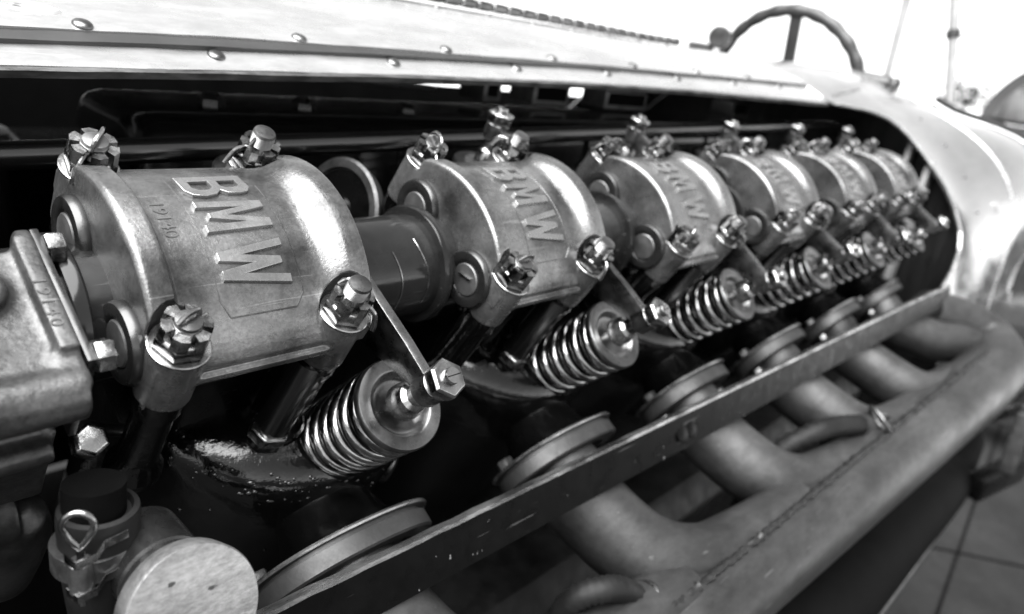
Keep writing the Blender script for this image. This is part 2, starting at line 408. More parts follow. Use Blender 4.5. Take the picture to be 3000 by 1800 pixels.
LET = {
 'letter_b': [[(0, 0), (0, 1), (.40, 1), (.52, .93), (.56, .80), (.54, .62), (.46, .53), (.56, .44), (.61, .27), (.56, .09), (.44, 0)],
              [(.17, .15), (.17, .44), (.36, .44), (.43, .37), (.43, .22), (.36, .15)], [(.17, .58), (.17, .86), (.33, .86), (.38, .80), (.38, .64), (.33, .58)]],
 'letter_m': [[(0, 0), (.05, 1), (.24, 1), (.39, .42), (.54, 1), (.73, 1), (.78, 0), (.61, 0), (.58, .62), (.45, .12), (.33, .12), (.20, .62), (.17, 0)]],
 'letter_w': [[(.20, 0), (0, 1), (.17, 1), (.29, .36), (.41, .92), (.55, .92), (.67, .36), (.79, 1), (.96, 1), (.76, 0), (.58, 0), (.48, .48), (.38, 0)]],
}
def wrap(me, y0, x0, h, sx=1.0):
    """text plane (a,b,c) -> cap surface: a runs towards the near side, b towards the rear"""
    for v in me.vertices:
        a, b, c = v.co; y = y0-a*sx; v.co = (x0+b, y, arc(y)-.024+h+c)
def curve_letter(splines, H, ext, bev):
    cu = bpy.data.curves.new('l', 'CURVE'); cu.dimensions = '2D'; cu.fill_mode = 'BOTH'; cu.extrude = ext; cu.bevel_depth = bev; cu.bevel_resolution = 1
    cu.offset = -bev
    for sp in splines:
        k = cu.splines.new('POLY'); k.points.add(len(sp)-1); k.use_cyclic_u = True
        for q, (a, b) in zip(k.points, sp): q.co = (a*H, b*H, 0, 1)
    o = bpy.data.objects.new('l', cu); col.objects.link(o); me = evaluated(o); bpy.data.objects.remove(o); return me
for nm, y0 in (('letter_b', .388), ('letter_m', .288), ('letter_w', .172)):
    me = curve_letter(LET[nm], .158, .0045, .0022); wrap(me, y0, .116, .0035, {'letter_b': .86, 'letter_m': .72, 'letter_w': .66}[nm])
    me.transform(Matrix.Scale(SC, 4)); me.shade_smooth(); me.set_sharp_from_angle(angle=rad(30)); me.materials.append(M['letter']); me.name = nm
    link(nm, me, cap)
def text_mesh(txt, size, ext=.0012, space=1.0):
    cu = bpy.data.curves.new('t', 'FONT'); cu.body = txt; cu.size = size; cu.extrude = ext; cu.space_character = space
    o = bpy.data.objects.new('t', cu); col.objects.link(o); me = evaluated(o); bpy.data.objects.remove(o); return me
me = text_mesh('19140', .042); wrap(me, .305, .030, .0015); me.transform(Matrix.Scale(SC, 4)); me.materials.append(M['stamp']); me.name = 'stamped_number'
num = link('stamped_number', me, cap)
# faint raised plate outline under the lettering
mb = MB(); ol = []
for a, b in ((.400, .100), (.06, .100), (.03, .118), (.03, .278), (.055, .300), (.39, .300)): ol.append((b, a))
pts = []
for (xa, ya), (xb, yb) in zip(ol, ol[1:]):
    for k in range(8): x = xa+(xb-xa)*k/8; y = ya+(yb-ya)*k/8; pts.append((x, y, arc(y)-.0245))
mb.tube(pts, .0022, 6); mb.build('casting_line', M['cast'], cap)
# round plugs on the front face
def plug(y, slot):
    o = MB().lathe((-.05, y, -.128), (-1, 0, 0), [(.06, -.01), (.088, 0), (.091, .006), (.091, .020), (.086, .028), (.066, .030), (.056, .027), (.053, .022), (.001, .022)], 48).build('plug', M['darksteel'], cap, ang=50)
    d = MB().lathe((-.05, y, -.128), (-1, 0, 0), [(.0515, .0), (.0515, .026), (.048, .029), (.001, .030)], 40).build('plug_face', M['disc'], o)
    if slot: MB().bar((-.082, y-.026, -.118+.012), (-.082, y+.026, -.118-.012), .010, .009, (0, 0, 1)).build('slot_key', M['steel'], o, bevel=.002)
plug(.086, False); plug(.390, False)
# castle nuts
def nut_parts():
    hexm = MB().lathe((0, 0, 0), (0, 0, 1), [(.044, 0), (.0545, .006), (.0555, .010), (.0555, .034), (.050, .041), (.030, .041)], 6).mesh('castle_nut', M['nut'], bevel=.0022)
    # crown of turrets joined to the nut body
    bm = bmesh.new(); bm.from_mesh(hexm); bmesh.ops.scale(bm, vec=(1/SC,)*3, verts=bm.verts); mb = MB(); mb.bm.free(); mb.bm = bm
    for k in range(6):
        a0 = k*math.pi/3+.15; a1 = (k+1)*math.pi/3-.15; P = []
        for z in (.036, .072):
            ring = []
            for (r, a) in [(.0305, a0), (.0505, a0+.02), (.0535, (a0+a1)/2), (.0505, a1-.02), (.0305, a1)]:
                q = 1 if z < .05 else .97; ring.append(bm.verts.new((r*q*math.cos(a), r*q*math.sin(a), z)))
            P.append(ring)
        mb.bridge(P[0], P[1]); mb.face(P[1]); mb.face(P[0][::-1])
    ed = [e for e in bm.edges if len(e.link_faces) == 2 and e.calc_face_angle(0) > rad(40) and min(v.co.z for v in e.verts) > .037]
    bmesh.ops.bevel(bm, geom=ed, offset=.003, segments=2, affect='EDGES', profile=.6, clamp_overlap=True)
    nutm = mb.mesh('castle_nut', M['nut'], normals=True)
    w = MB().lathe((0, 0, -.004), (0, 0, 1), [(.030, 0), (.0615, .0), (.063, .002), (.063, .006), (.0605, .008), (.030, .008)], 40).mesh('washer', M['steel'])
    prof = [(.029, .0)]; z = .03
    while z < .080: prof += [(.0292, z), (.0266, z+.0022)]; z += .0045
    prof += [(.0292, .080), (.0265, .086), (.004, .089)]
    st = MB().lathe((0, 0, 0), (0, 0, 1), prof, 28).mesh('stud', M['grey'])
    return nutm, w, st
NUT, WASH, STD = nut_parts()
def cotter_mesh(kind):
    mb = MB()
    if kind == 0:
        mb.tube(spline([(-.020, .006, .060), (-.047, .006, .060), (-.064, .008, .052), (-.074, .010, .030), (-.078, .012, .010)]), .0055, 8, flat=1.6)
        mb.tube(spline([(-.03, 0, .062), (-.022, -.004, .096), (.004, -.006, .101), (.026, -.004, .094), (.04, 0, .070)]), .0055, 8, flat=1.6)
    elif kind == 1:
        mb.tube(spline([(.02, 0, .058), (.050, 0, .060), (.060, 0, .040), (.062, .0, .008)]), .005, 8, flat=1.5)
        mb.tube(spline([(.03, 0, .062), (.020, 0, .098), (-.008, .002, .102), (-.028, .002, .088)]), .005, 8, flat=1.5)
    else:
        mb.tube(spline([(-.052, 0, .060), (-.03, 0, .064), (0, 0, .062), (.03, 0, .064), (.056, 0, .058), (.064, .006, .040)]), .0055, 8)
        mb.tube([(-.052+.010*math.cos(t*.7), .012*math.sin(t*.7), .060) for t in range(10)], .004, 8)
    return mb.mesh('cotter_pin', M['steel'])
COT = [cotter_mesh(k) for k in range(3)]
def add_nut(parent, x, y, z, rot, kind, h=0.0):
    n = link('castle_nut', NUT, parent, (x, y, z)); n.rotation_euler = (0, 0, rot)
    link('washer', WASH, n); s = link('stud', STD, n, (0, 0, h)); c = link('cotter_pin', COT[kind], n); c.rotation_euler = (0, 0, 0)
    return n
add_nut(cap, 0, 0, -.044, .42, 1, -.004); add_nut(cap, .398, 0, -.044, 2.2, 0, .024); add_nut(cap, 0, .513, -.044, .95, 0, -.004); add_nut(cap, .398, .513, -.044, .15, 0, .026)
CAPL = ['', 'second cast letter cap from the camera, with a slotted lower plug on its front face',
 'third cast letter cap from the camera, its letters slightly blurred', 'fourth cast letter cap from the camera, its letters almost unreadable',
 'fifth cast letter cap from the camera, second from the far end', 'smallest cast cap at the far end of the row near the bulkhead']
for i in range(1, 6):
    c = copy_tree(cap, loc=e2w((i, 0, 0))*SC, label=CAPL[i], skip=('stamped_number', 'casting_line') if i != 1 else ('stamped_number',))
    for k in kids(c):
        if k.name.startswith('castle_nut'): k.rotation_euler.z += random.uniform(-1.2, 1.2)
    if i == 1:
        for k in kids(c):
            if k.name.startswith('plug'):
                zz = [v.co.y for v in k.data.vertices]
                if sum(zz)/len(zz) < .2*SC:
                    MB().bar((-.082, .066, -.108), (-.082, .114, -.126), .010, .010).build('slot_key', M['steel'], k, bevel=.002)
# cam tunnel tube
ct = thing('camshaft_tube', 'black cam tunnel tube running under and between the bearing caps', 'tube', (0, .256, -.24), bank=True)
MB().cyl((-.5, 0, 0), (5.9, 0, 0), .160, 56).build('tunnel', M['tunnel'], ct)
colm = MB().lathe((0, 0, 0), (1, 0, 0), [(.15, 0), (.183, .0), (.186, .006), (.186, .028), (.180, .034), (.15, .034)], 56).mesh('collar', M['tunnel'])
for i in range(-1, 6):
    link('collar', colm, ct, (i+.86, 0, 0))
    if i >= 0: link('collar', colm, ct, (i+.48, 0, 0))
sc = MB(); 
for t0, x in ((.3, .70), (.5, .80)):
    sc.tube([(x+.015*math.sin(3*t), -.1615*math.cos(t), .1615*math.sin(t)) for t in [t0-.4+.1*k for k in range(14)]], .0018, 5)
sc.build('scratch', M['steel'], ct)

# rocker arms
AX = Vector((0, -.29, .957)).normalized()
def rocker(sgn):
    """local origin = valve retainer centre in the bank frame, sgn=+1 near (exhaust) side, -1 far side"""
    ax = Vector((0, AX.y*sgn, AX.z)); t = thing('rocker_arm', '', 'rocker arm', (0, 0, 0), bank=True)
    tip = ax*.145
    # blade: side outline in the y-z plane, thickness in x
    r = Vector((0, .30*sgn, .10)); pts = [(tip+Vector((0, .020*sgn, .036))), (tip+Vector((0, .12*sgn, .040))), (r+Vector((0, .02*sgn, .075))), (r+Vector((0, .06*sgn, -.02))), (r+Vector((0, -.02*sgn, -.10))), (tip+Vector((0, .115*sgn, -.062))), (tip+Vector((0, .045*sgn, -.036))), (tip+Vector((0, .01*sgn, -.028)))]
    mb = MB(); mb.prism([(p.x-.032, p.y, p.z) for p in pts], (.030, 0, 0)); mb.build('blade', M['forged'], t, bevel=.004)
    MB().lathe(tip-ax*.034, ax, [(.041, 0), (.045, .004), (.045, .064), (.041, .068)], 40).build('eye', M['forged'], t)
    n = MB().lathe(tip+ax*.036, ax, [(.046, 0), (.0525, .004), (.054, .036), (.047, .043), (.0225, .043)], 6, ph=.4).build('lock_nut', M['steel'], t, bevel=.0018)
    s = MB(); s.lathe(tip+ax*.030, ax, [(.0235, 0), (.0235, .060), (.021, .066), (.001, .066)], 28); s.build('adjusting_screw', M['steel'], n)
    a, b, _ = basis(ax); MB().bar(tip+ax*.0955-a*.021, tip+ax*.0955+a*.021, .006, .002, b).build('screw_slot', M['interior'], n)
    c = MB(); c.lathe(ax*.002, ax, [(.048, 0), (.052, .006), (.050, .036), (.042, .062), (.030, .072), (.028, .10)], 36); c.build('ball_cup', M['steel'], t)
    return t
def spring(sgn):
    ax = Vector((0, AX.y*sgn, AX.z)); a, b, _ = basis(ax); t = thing('valve_spring', '', 'valve spring', (0, 0, 0), bank=True)
    L = .345; turns = 6.2; P = []; n = 230
    for i in range(n+1):
        u = i/n; h = -.022-L*(.5-.5*math.cos(math.pi*u)*(.12)-.5*.88*(1-2*u)) if False else -.022-L*u
        e = min(1, u*8, (1-u)*8); th = 2*math.pi*turns*u; P.append(ax*h+a*(.110*math.cos(th))+b*(.110*math.sin(th)))
    MB().tube(P, .0200, 14).build('coil', M['spring'], t, ang=60)
    P = [ax*(-.03-.30*i/200)+a*(.072*math.cos(-2*math.pi*7.5*i/200))+b*(.072*math.sin(-2*math.pi*7.5*i/200)) for i in range(201)]
    MB().tube(P, .009, 8).build('inner_coil', M['spring'], t, ang=60)
    MB().lathe(ax*-.03, ax, [(.08, 0), (.120, .002), (.128, .006), (.130, .012), (.130, .026), (.126, .031), (.096, .032), (.088, .028), (.080, .012), (.070, .004), (.055, .0), (.030, .0)], 56).build('retainer', M['grey'], t, ang=40)
    MB().cyl(ax*-.36, ax*.030, .022, 20).build('valve_stem', M['steel'], t)
    MB().lathe(ax*-.375, ax, [(.12, 0), (.14, .004), (.14, .018), (.08, .02)], 40).build('seat', M['black'], t)
    return t
RK = {1: rocker(1), -1: rocker(-1)}; SP = {1: spring(1), -1: spring(-1)}
side = {1: 'near', -1: 'far'}
lift = [0, 0, .03, -.035, .02, -.03]
for s in (1, -1):
    V = Vector((.565, .256-.441*s, -.25))
    for i in range(6):
        rk = RK[s] if i == 0 else copy_tree(RK[s]); sp = SP[s] if i == 0 else copy_tree(SP[s])
        rk.location = e2w(V+Vector((i, 0, 0)))*SC; sp.location = rk.location.copy()
        if i == 0 and s == -1: rk.location = e2w(V+Vector((-.01, -.045, -.10)))*SC
        if i and s == 1:
            rk.rotation_euler = (TILT+lift[i]*1.5, 0, 0)
        w = 'exhaust' if s == 1 else 'intake'
        rk['label'] = '%s %s rocker arm from the camera, on the %s side behind the %s cap' % (ORD[i], w, side[s], ORD[i])
        sp['label'] = '%s valve spring from the camera on the %s %s side of the row' % (ORD[i], side[s], w)
        rk['group'] = 'rocker arms on the %s side' % side[s]; sp['group'] = 'valve springs on the %s side' % side[s]

# cylinders with black water jackets
def cylinder():
    t = thing('engine_cylinder', '', 'cylinder', (.55, .256, -.6), bank=True)
    prof = [(.02, .055), (.25, .05), (.36, .04), (.42, .025), (.455, .0), (.478, -.035), (.49, -.09), (.492, -.3), (.49, -1.9)]
    o = MB().lathe((0, 0, 0), (0, 0, 1), [(r, h) for r, h in prof], 96).build('water_jacket', M['black'], t, ang=60)
    for x, y in STUD:
        MB().lathe((x-.55, y-.256, .05), (0, 0, 1), [(.066, 0), (.066, .03), (.052, .06), (.047, .09), (.047, .26), (.056, .30), (.056, .402)], 28).build('pillar', M['black'], t, ang=50)
    s = MB(); s.box((-.60, -.13, .28), (-.10, .13, .475)); s.box((-.52, -.17, .0), (-.18, .17, .29)); s.build('saddle', M['bump_black'], t, bevel=.02, seg=3)
    ps = thing_part = MB().cyl((-.20, -.277, .03), (-.17, -.256, .38), .049, 28).build('oil_pipe', M['tube'], t)
    a = Vector((.03, .021, .35)).normalized()
    MB().lathe(Vector((-.203, -.279, .075)), a, [(.05, -.02), (.058, -.012), (.058, .018), (.054, .022), (.043, .024)], 6, ph=.3).build('pipe_nut', M['steel'], ps, bevel=.003)
    # exhaust port boss reaching towards the flange
    k_ = Vector((.31, -.375, 0)).normalized(); MB().lathe(Vector((.31, -.375, -.27)), k_, [(.062, -.02), (.062, .02), (.05, .03), (.04, .018), (.03, .02), (.001, .02)], 32).build('core_plug', M['darksteel'], t)
    n = Vector((0, -.999, -.03)).normalized(); c = Vector((-.033, -.604, -.183))
    MB().lathe(c-n*.35, n, [(.14, 0), (.145, .22), (.17, .30), (.20, .335)], 56, sx=1.0, up=(1, 0, 0)).build('port_boss', M['bump_black'], t)
    return t
cy = cylinder()
for i in range(6):
    c = cy if i == 0 else copy_tree(cy)
    c.location = e2w((.55+i, .256, -.6))*SC; c['label'] = '%s glossy black cylinder head from the camera, beneath the %s cap' % (ORD[i], ORD[i]); c['group'] = 'black cylinders of the near bank'
dr = random.Random(3)
# oil drops and crust on the nearest cylinder's shoulder
mb = MB()
for k in range(170):
    t = dr.uniform(math.pi*1.02, math.pi*1.75); r = dr.choice([dr.uniform(.40, .49), dr.uniform(.44, .50)]); s = dr.choice([dr.uniform(.0015, .003), dr.uniform(.003, .008)])
    z = lerp([(.36, .04), (.42, .025), (.455, .0), (.478, -.035), (.49, -.09)], r)
    if r > .486: z = dr.uniform(-.05, -.35); r = .491
    p = Vector((r*math.cos(t), r*math.sin(t), z)); mb.lathe(p-Vector((0, 0, s*.2)), (p.x, p.y, .5), [(s, 0), (s*.8, s*.25), (s*.2, s*.4)], 9, sx=dr.uniform(.6, 1.6))
o = mb.build('oil_drops', M['black'], cy, ang=80); o['kind'] = 'stuff'

# second bank and bay interior ------------------------------------------------
tb = thing('long_pipe', 'long straight black pipe running behind the row of caps', 'pipe', (-.6, 1.0, .12))
P0, P1 = Vector((-.9, 1.0, .095)), Vector((6.6, 1.0, .345))
MB().cyl(P0-Vector((-.6, 1.0, .12)), P1-Vector((-.6, 1.0, .12)), .040, 40).build('tube', M['tube'], tb)
for x in (1.35, 2.6, 3.9):
    p = P0+(P1-P0)*((x+.9)/7.5)-Vector((-.6, 1, .12)); MB().bar(p+Vector((0, 0, -.03)), p+Vector((.02, 0, -.5)), .035, .012, (0, 1, 0)).build('bracket', M['bump_black'], tb)
mf = thing('intake_manifold', 'rounded black box shaped intake manifold in the dark behind the long pipe', 'manifold', (.4, 1.5, 0))
mb = MB(); pr = []
def rrect(x, y0, y1, z0, z1, r, n=6):
    out = []
    for cx, cz, a in ((y1-r, z1-r, 0), (y0+r, z1-r, 90), (y0+r, z0+r, 180), (y1-r, z0+r, 270)):
        for k in range(n+1): t = rad(a+90*k/n); out.append(Vector((x, cx+r*math.cos(t), cz+r*math.sin(t))))
    return out
rings = []
for x, s in ((.0, .72), (.01, .86), (.035, .95), (.08, 1), (2.6, 1), (4.9, 1)):
    rings.append([mb.bm.verts.new(p) for p in rrect(x, -.32*s, .32*s, -.45*s+.02, .21*s+.01*x, .13*s)])
for A, B in zip(rings, rings[1:]): mb.bridge(A, B)
mb.face(rings[0][::-1]); mb.face(rings[-1]); mb.build('plenum', M['tube'], mf)
for x in (.35, .75, 1.3, 1.9): MB().lathe((x, -.1, .2), (0, 0, 1), [(.05, 0), (.05, .04), (.03, .06), (.001, .06)], 6).build('manifold_bolt', M['darksteel'], mf)
bp_ = thing('water_elbow', 'curved glossy black elbow pipe at the upper left of the engine bay', 'pipe', (-.2, 1.3, .1))
MB().tube(spline([(-.5, 0, .08), (-.2, 0, .16), (.0, .02, .15), (.13, .05, .06), (.17, .05, -.2), (.17, .05, -.7)]), .10, 28).build('elbow', M['tube'], bp_)
MB().cyl((.15, .03, .05), (.19, .03, .30), .045, 24, ch=.01).build('valve_body', M['case'], bp_)
# far bank: dark cam housings, seen as hints
fb = thing('far_cylinder_bank', 'dark second cylinder bank hidden across the engine bay', 'engine bank', (0, 3.0, -.4))
mb = MB(); mb.box((-.2, -.35, -.6), (6, .35, .15)); mb.build('cam_housing', M['bump_black'], fb, bevel=.08, seg=4)
for i in range(6):
    MB().lathe((i+.4, -.15, .1), (0, -.3, 1), [(.1, 0), (.1, .1), (.06, .14), (.01, .15)], 20).build('cap_nut', M['darksteel'], fb)
cb = thing('crossing_struts', 'thin bright edged struts glimpsed under the bonnet edge', 'strut', (1.2, 2.2, .25))
mb = MB(); mb.bar((-.5, .4, .10), (.6, 0, .02), .03, .05); mb.build('strut', M['grey'], cb, bevel=.008)
mb = MB(); mb.bar((.6, 0, .02), (1.3, -.1, .0), .03, .04); mb.build('strut', M['case'], cb, bevel=.008)
mb = MB(); mb.bar((-.3, 0, .02), (.25, .4, .10), .03, .03); mb.build('strut', M['darksteel'], cb, bevel=.008)
bx = thing('junction_boxes', 'row of small dark boxes with pale rims fixed below the bonnet edge', 'box', (2.4, 1.6, .33))
for dx, w, m in ((0, .14, 'case'), (.42, .34, 'disc'), (1.15, .5, 'disc'), (3.0, .3, 'case')):
    o = MB(); o.box((dx, 0, -.07), (dx+w, .2, .05)); o = o.build('box_rim', M[m], bx, bevel=.01)
    q = MB(); q.box((dx+.03, -.004, -.04), (dx+w-.03, .05, .04)); q.build('box_face', M['interior'], o)
# bay lining
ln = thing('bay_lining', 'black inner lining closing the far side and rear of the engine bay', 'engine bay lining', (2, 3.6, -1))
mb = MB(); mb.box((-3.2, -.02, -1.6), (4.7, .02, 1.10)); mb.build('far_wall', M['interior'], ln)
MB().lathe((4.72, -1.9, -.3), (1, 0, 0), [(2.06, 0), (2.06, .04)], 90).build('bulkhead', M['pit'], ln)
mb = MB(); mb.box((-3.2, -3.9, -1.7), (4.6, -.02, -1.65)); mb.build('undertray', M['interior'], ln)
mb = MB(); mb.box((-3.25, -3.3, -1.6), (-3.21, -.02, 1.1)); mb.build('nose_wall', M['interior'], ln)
for y, z0, z1, w in ((-3.16, -.0, 1.28, .13), (-3.36, -.2, 1.18, .20)):
    mb = MB(); mb.bar((4.5, y+.02, z0), (4.56, y, z1), w, .05, (0, 1, 0)); mb.build('bulkhead_reflection', M['post'], ln, bevel=.01)  # pale bars stand in for soft vertical reflections on the bulkhead

# ================================================================ timing case at the left
tc = thing('front_drive_case', 'worn pale cast drive case at the left edge with stamped number on its flange', 'engine case', (-.2, .25, -.2), bank=True)
o0 = Vector((.2, -.25, .2))
s = MB()
def bx_(lo, hi): s.box(Vector(lo)+o0, Vector(hi)+o0)
bx_((-.75, .0, -.28), (-.215, .285, -.038)); bx_((-.215, .02, -.30), (-.178, .30, -.012))
bx_((-.225, -.05, -.12), (-.176, .03, -.03))
s.cyl(Vector((-.75, -.038, -.075))+o0, Vector((-.185, -.038, -.075))+o0, .052, 32)
bx_((-.75, -.01, -.52), (-.20, .25, -.25)); 
s.cyl(Vector((-.75, -.035, -.275))+o0, Vector((-.215, -.035, -.275))+o0, .026, 24)
s.cyl(Vector((-.31, .185, -.10))+o0, Vector((-.31, .185, -.010))+o0, .058, 40)
s.cyl(Vector((-.205, .288, -.06))+o0, Vector((-.176, .288, -.06))+o0, .05, 24)
hole = MB(); hole.cyl(Vector((-.28, -.11, -.10))+o0, Vector((-.28, -.06, -.09))+o0, .006, 12)
link('housing', cast_mesh('housing', M['case'], s, [hole], .0055, 8), tc)
MB().box(Vector((-.174, -.005, -.30))+o0, Vector((-.158, .33, -.030))+o0).build('gasket_flange', M['darksteel'], tc, bevel=.004)
for y, ln_ in ((.012, .0), (.288, .0)):
    b = MB(); b.lathe(Vector((-.16, y, -.045))+o0, (1, 0, 0), [(.030, 0), (.034, .004), (.034, .032), (.029, .038), (.02, .038)], 6, ph=.2); b.build('flange_nut', M['nut'], tc, bevel=.003)
me = text_mesh('19140', .040, .0008, 1.25)
for v in me.vertices: a, b, c = v.co; v.co = (-.212+b*.8+.2, .19-a-.25, -.0112+c+.2)
me.transform(Matrix.Scale(SC, 4)); me.materials.append(M['stamp']); me.name = 'stamped_number'; link('stamped_number', me, tc)
el = thing('lower_casting', 'rough dark cast elbow below the drive case at the lower left', 'casting', (-.25, 0, -.6), bank=True)
s = MB(); s.lathe((0, 0, -.35), (0, 0, 1), [(.05, 0), (.075, .03), (.085, .15), (.09, .28), (.07, .36), (.03, .40)], 40); s.cyl((-.3, .0, .02), (.0, .0, .02), .07, 30)
link('elbow', cast_mesh('elbow', M['darkcast'], s, [], .006, 8), el)
lb = thing('drain_bolt', 'dark square headed bolt with a bright streak beside the hose collar', 'bolt', (-.13, 0, -.36), bank=True)
MB().lathe((0, 0, 0), (0, -.35, 1), [(.030, 0), (.038, .006), (.038, .045), (.03, .052), (.001, .054)], 6, ph=.5).build('head', M['nut'], lb, bevel=.003)
MB().tube(spline([(0, -.02, .0), (.004, -.03, -.06), (.0, -.02, -.12), (.006, -.03, -.19)]), .0025, 6).build('pale_streak', M['case'], lb)  # thin pale tube running down below the bolt head
lk = thing('curved_link', 'small curved pale bracket arm between drive case and cylinder', 'bracket', (-.02, .05, -.42), bank=True)
MB().tube(spline([(-.10, .03, .02), (-.065, .04, -.03), (-.01, .04, -.075), (.06, .04, -.10), (.13, .05, -.06)]), .020, 16, flat=.7).build('arm', M['case'], lk)

# hose with band clamp
hs = thing('coolant_hose', 'black rubber hose with flat metal band clamp at the lower left', 'hose', (-.20, -.06, -.30))
hz = [(.048, .12), (.052, .03), (.053, -.02), (.0, 0)]
HX = .006
MB().lathe((0, 0, -.45), (.02, 0, 1), [(.030, -.05), (.044, .10), (.058, .22), (.066, .30), (.070, .36), (.072, .43), (.070, .45), (.060, .453), (.056, .44)], 56).build('hose_wall', M['rubber'], hs)
MB().cyl((0, 0, -.06), (.006, .01, .05), .055, 40).build('inner_pipe', M['interior'], hs)
bd = MB().lathe((-.003, 0, -.118), (.02, 0, 1), [(.0705, 0), (.0735, .001), (.0745, .050), (.0715, .051)], 56).build('clamp_band', M['band'], hs)
def hp(a, r, z): return Vector((r*math.cos(rad(a)), r*math.sin(rad(a)), z))
MB().cyl(hp(236, .090, -.112), hp(236, .090, -.046), .0205, 24, ch=.002).build('clip_barrel', M['band'], hs)
for z in (-.046, -.122):
    P = [hp(a, r, z+dz) for a, r, dz in ((221, .094, 0), (236, .113, 0), (252, .098, .003), (262, .076, .008), (285, .079, .014), (292, .082, .016))]
    mb = MB(); A = [mb.bm.verts.new(p) for p in P]; B = [mb.bm.verts.new(p+Vector((0, 0, .017))) for p in P]
    C2 = [mb.bm.verts.new(p*1.0+Vector((p.x*.03, p.y*.03, 0))) for p in P]; D2 = [mb.bm.verts.new(p+Vector((p.x*.03, p.y*.03, .017))) for p in P]
    for i in range(len(P)-1):
        mb.face([A[i], A[i+1], B[i+1], B[i]]); mb.face([C2[i], C2[i+1], D2[i+1], D2[i]]); mb.face([A[i], A[i+1], C2[i+1], C2[i]]); mb.face([B[i], B[i+1], D2[i+1], D2[i]])
    mb.build('clip_strip', M['steel'], hs)
q = hp(236, .090, .026); tx = Vector((.83, -.55, 0))
pin = spline([q+Vector((0, 0, -.172)), q+Vector((0, 0, -.11)), q+Vector((0, 0, -.05)), q-tx*.004+Vector((0, 0, -.040)), q-tx*.017+Vector((0, 0, -.022)), q-tx*.026+Vector((0, 0, .002)), q-tx*.018+Vector((0, 0, .024)), q+Vector((0, 0, .032)), q+tx*.018+Vector((0, 0, .024)), q+tx*.025+Vector((0, 0, .002)), q+tx*.013+Vector((0, 0, -.024)), q+tx*.003+Vector((0, 0, -.044)), q+tx*.003+Vector((0, 0, -.06))], 6)
MB().tube(pin, .0064, 12).build('split_pin', M['steel'], hs)

# round cap in front
rc = thing('end_disc', 'round pale brushed metal disc beside the hose at the bottom edge', 'disc', (-.114, -.27, -.436))
MB().lathe((0, .030, -.012), (0, -.9, .38), [(.112, 0), (.123, .002), (.126, .008), (.126, .050), (.123, .056), (.112, .058), (.001, .059)], 96).build('face_plate', M['brushed'], rc, ang=45)
MB().lathe((0, .03, 0), (0, 1, 0), [(.085, 0), (.085, .05), (.075, .052), (.085, .06), (.085, .075), (.075, .078), (.085, .086), (.085, .2)], 40).build('threaded_neck', M['darksteel'], rc)

# ================================================================ exhaust
ex = thing('exhaust_manifold', 'dull grey tubular exhaust manifold sweeping along the near side below the rail', 'exhaust manifold', (0, -.5, -1.3))
eo = Vector((0, .5, 1.3))
def W(p): return Vector(p)+eo
cpath = spline([(-.2, -.51, -1.28), (.9, -.56, -1.28), (1.75, -.60, -1.28), (3.2, -.665, -1.28), (4.8, -.735, -1.28), (5.8, -.775, -1.27), (6.25, -.76, -1.20), (6.42, -.60, -1.10), (6.30, -.40, -1.0), (6.0, -.2, -.93)], 10)
def crad(x): return lerp([(-.2, .13), (.9, .14), (1.75, .158), (6.2, .25)], x)
rr = []
for i, p in enumerate(cpath):
    f = i/(len(cpath)-1); rr.append(crad(p.x) if f < .62 else crad(6.0)*(1-(f-.62)/.38*.32))
MB().tube([W(p) for p in cpath], rr, 56).build('collector', M['pipe'], ex, ang=60)
FN = e2w(Vector((0, -.999, -.03)).normalized())
rivm = None
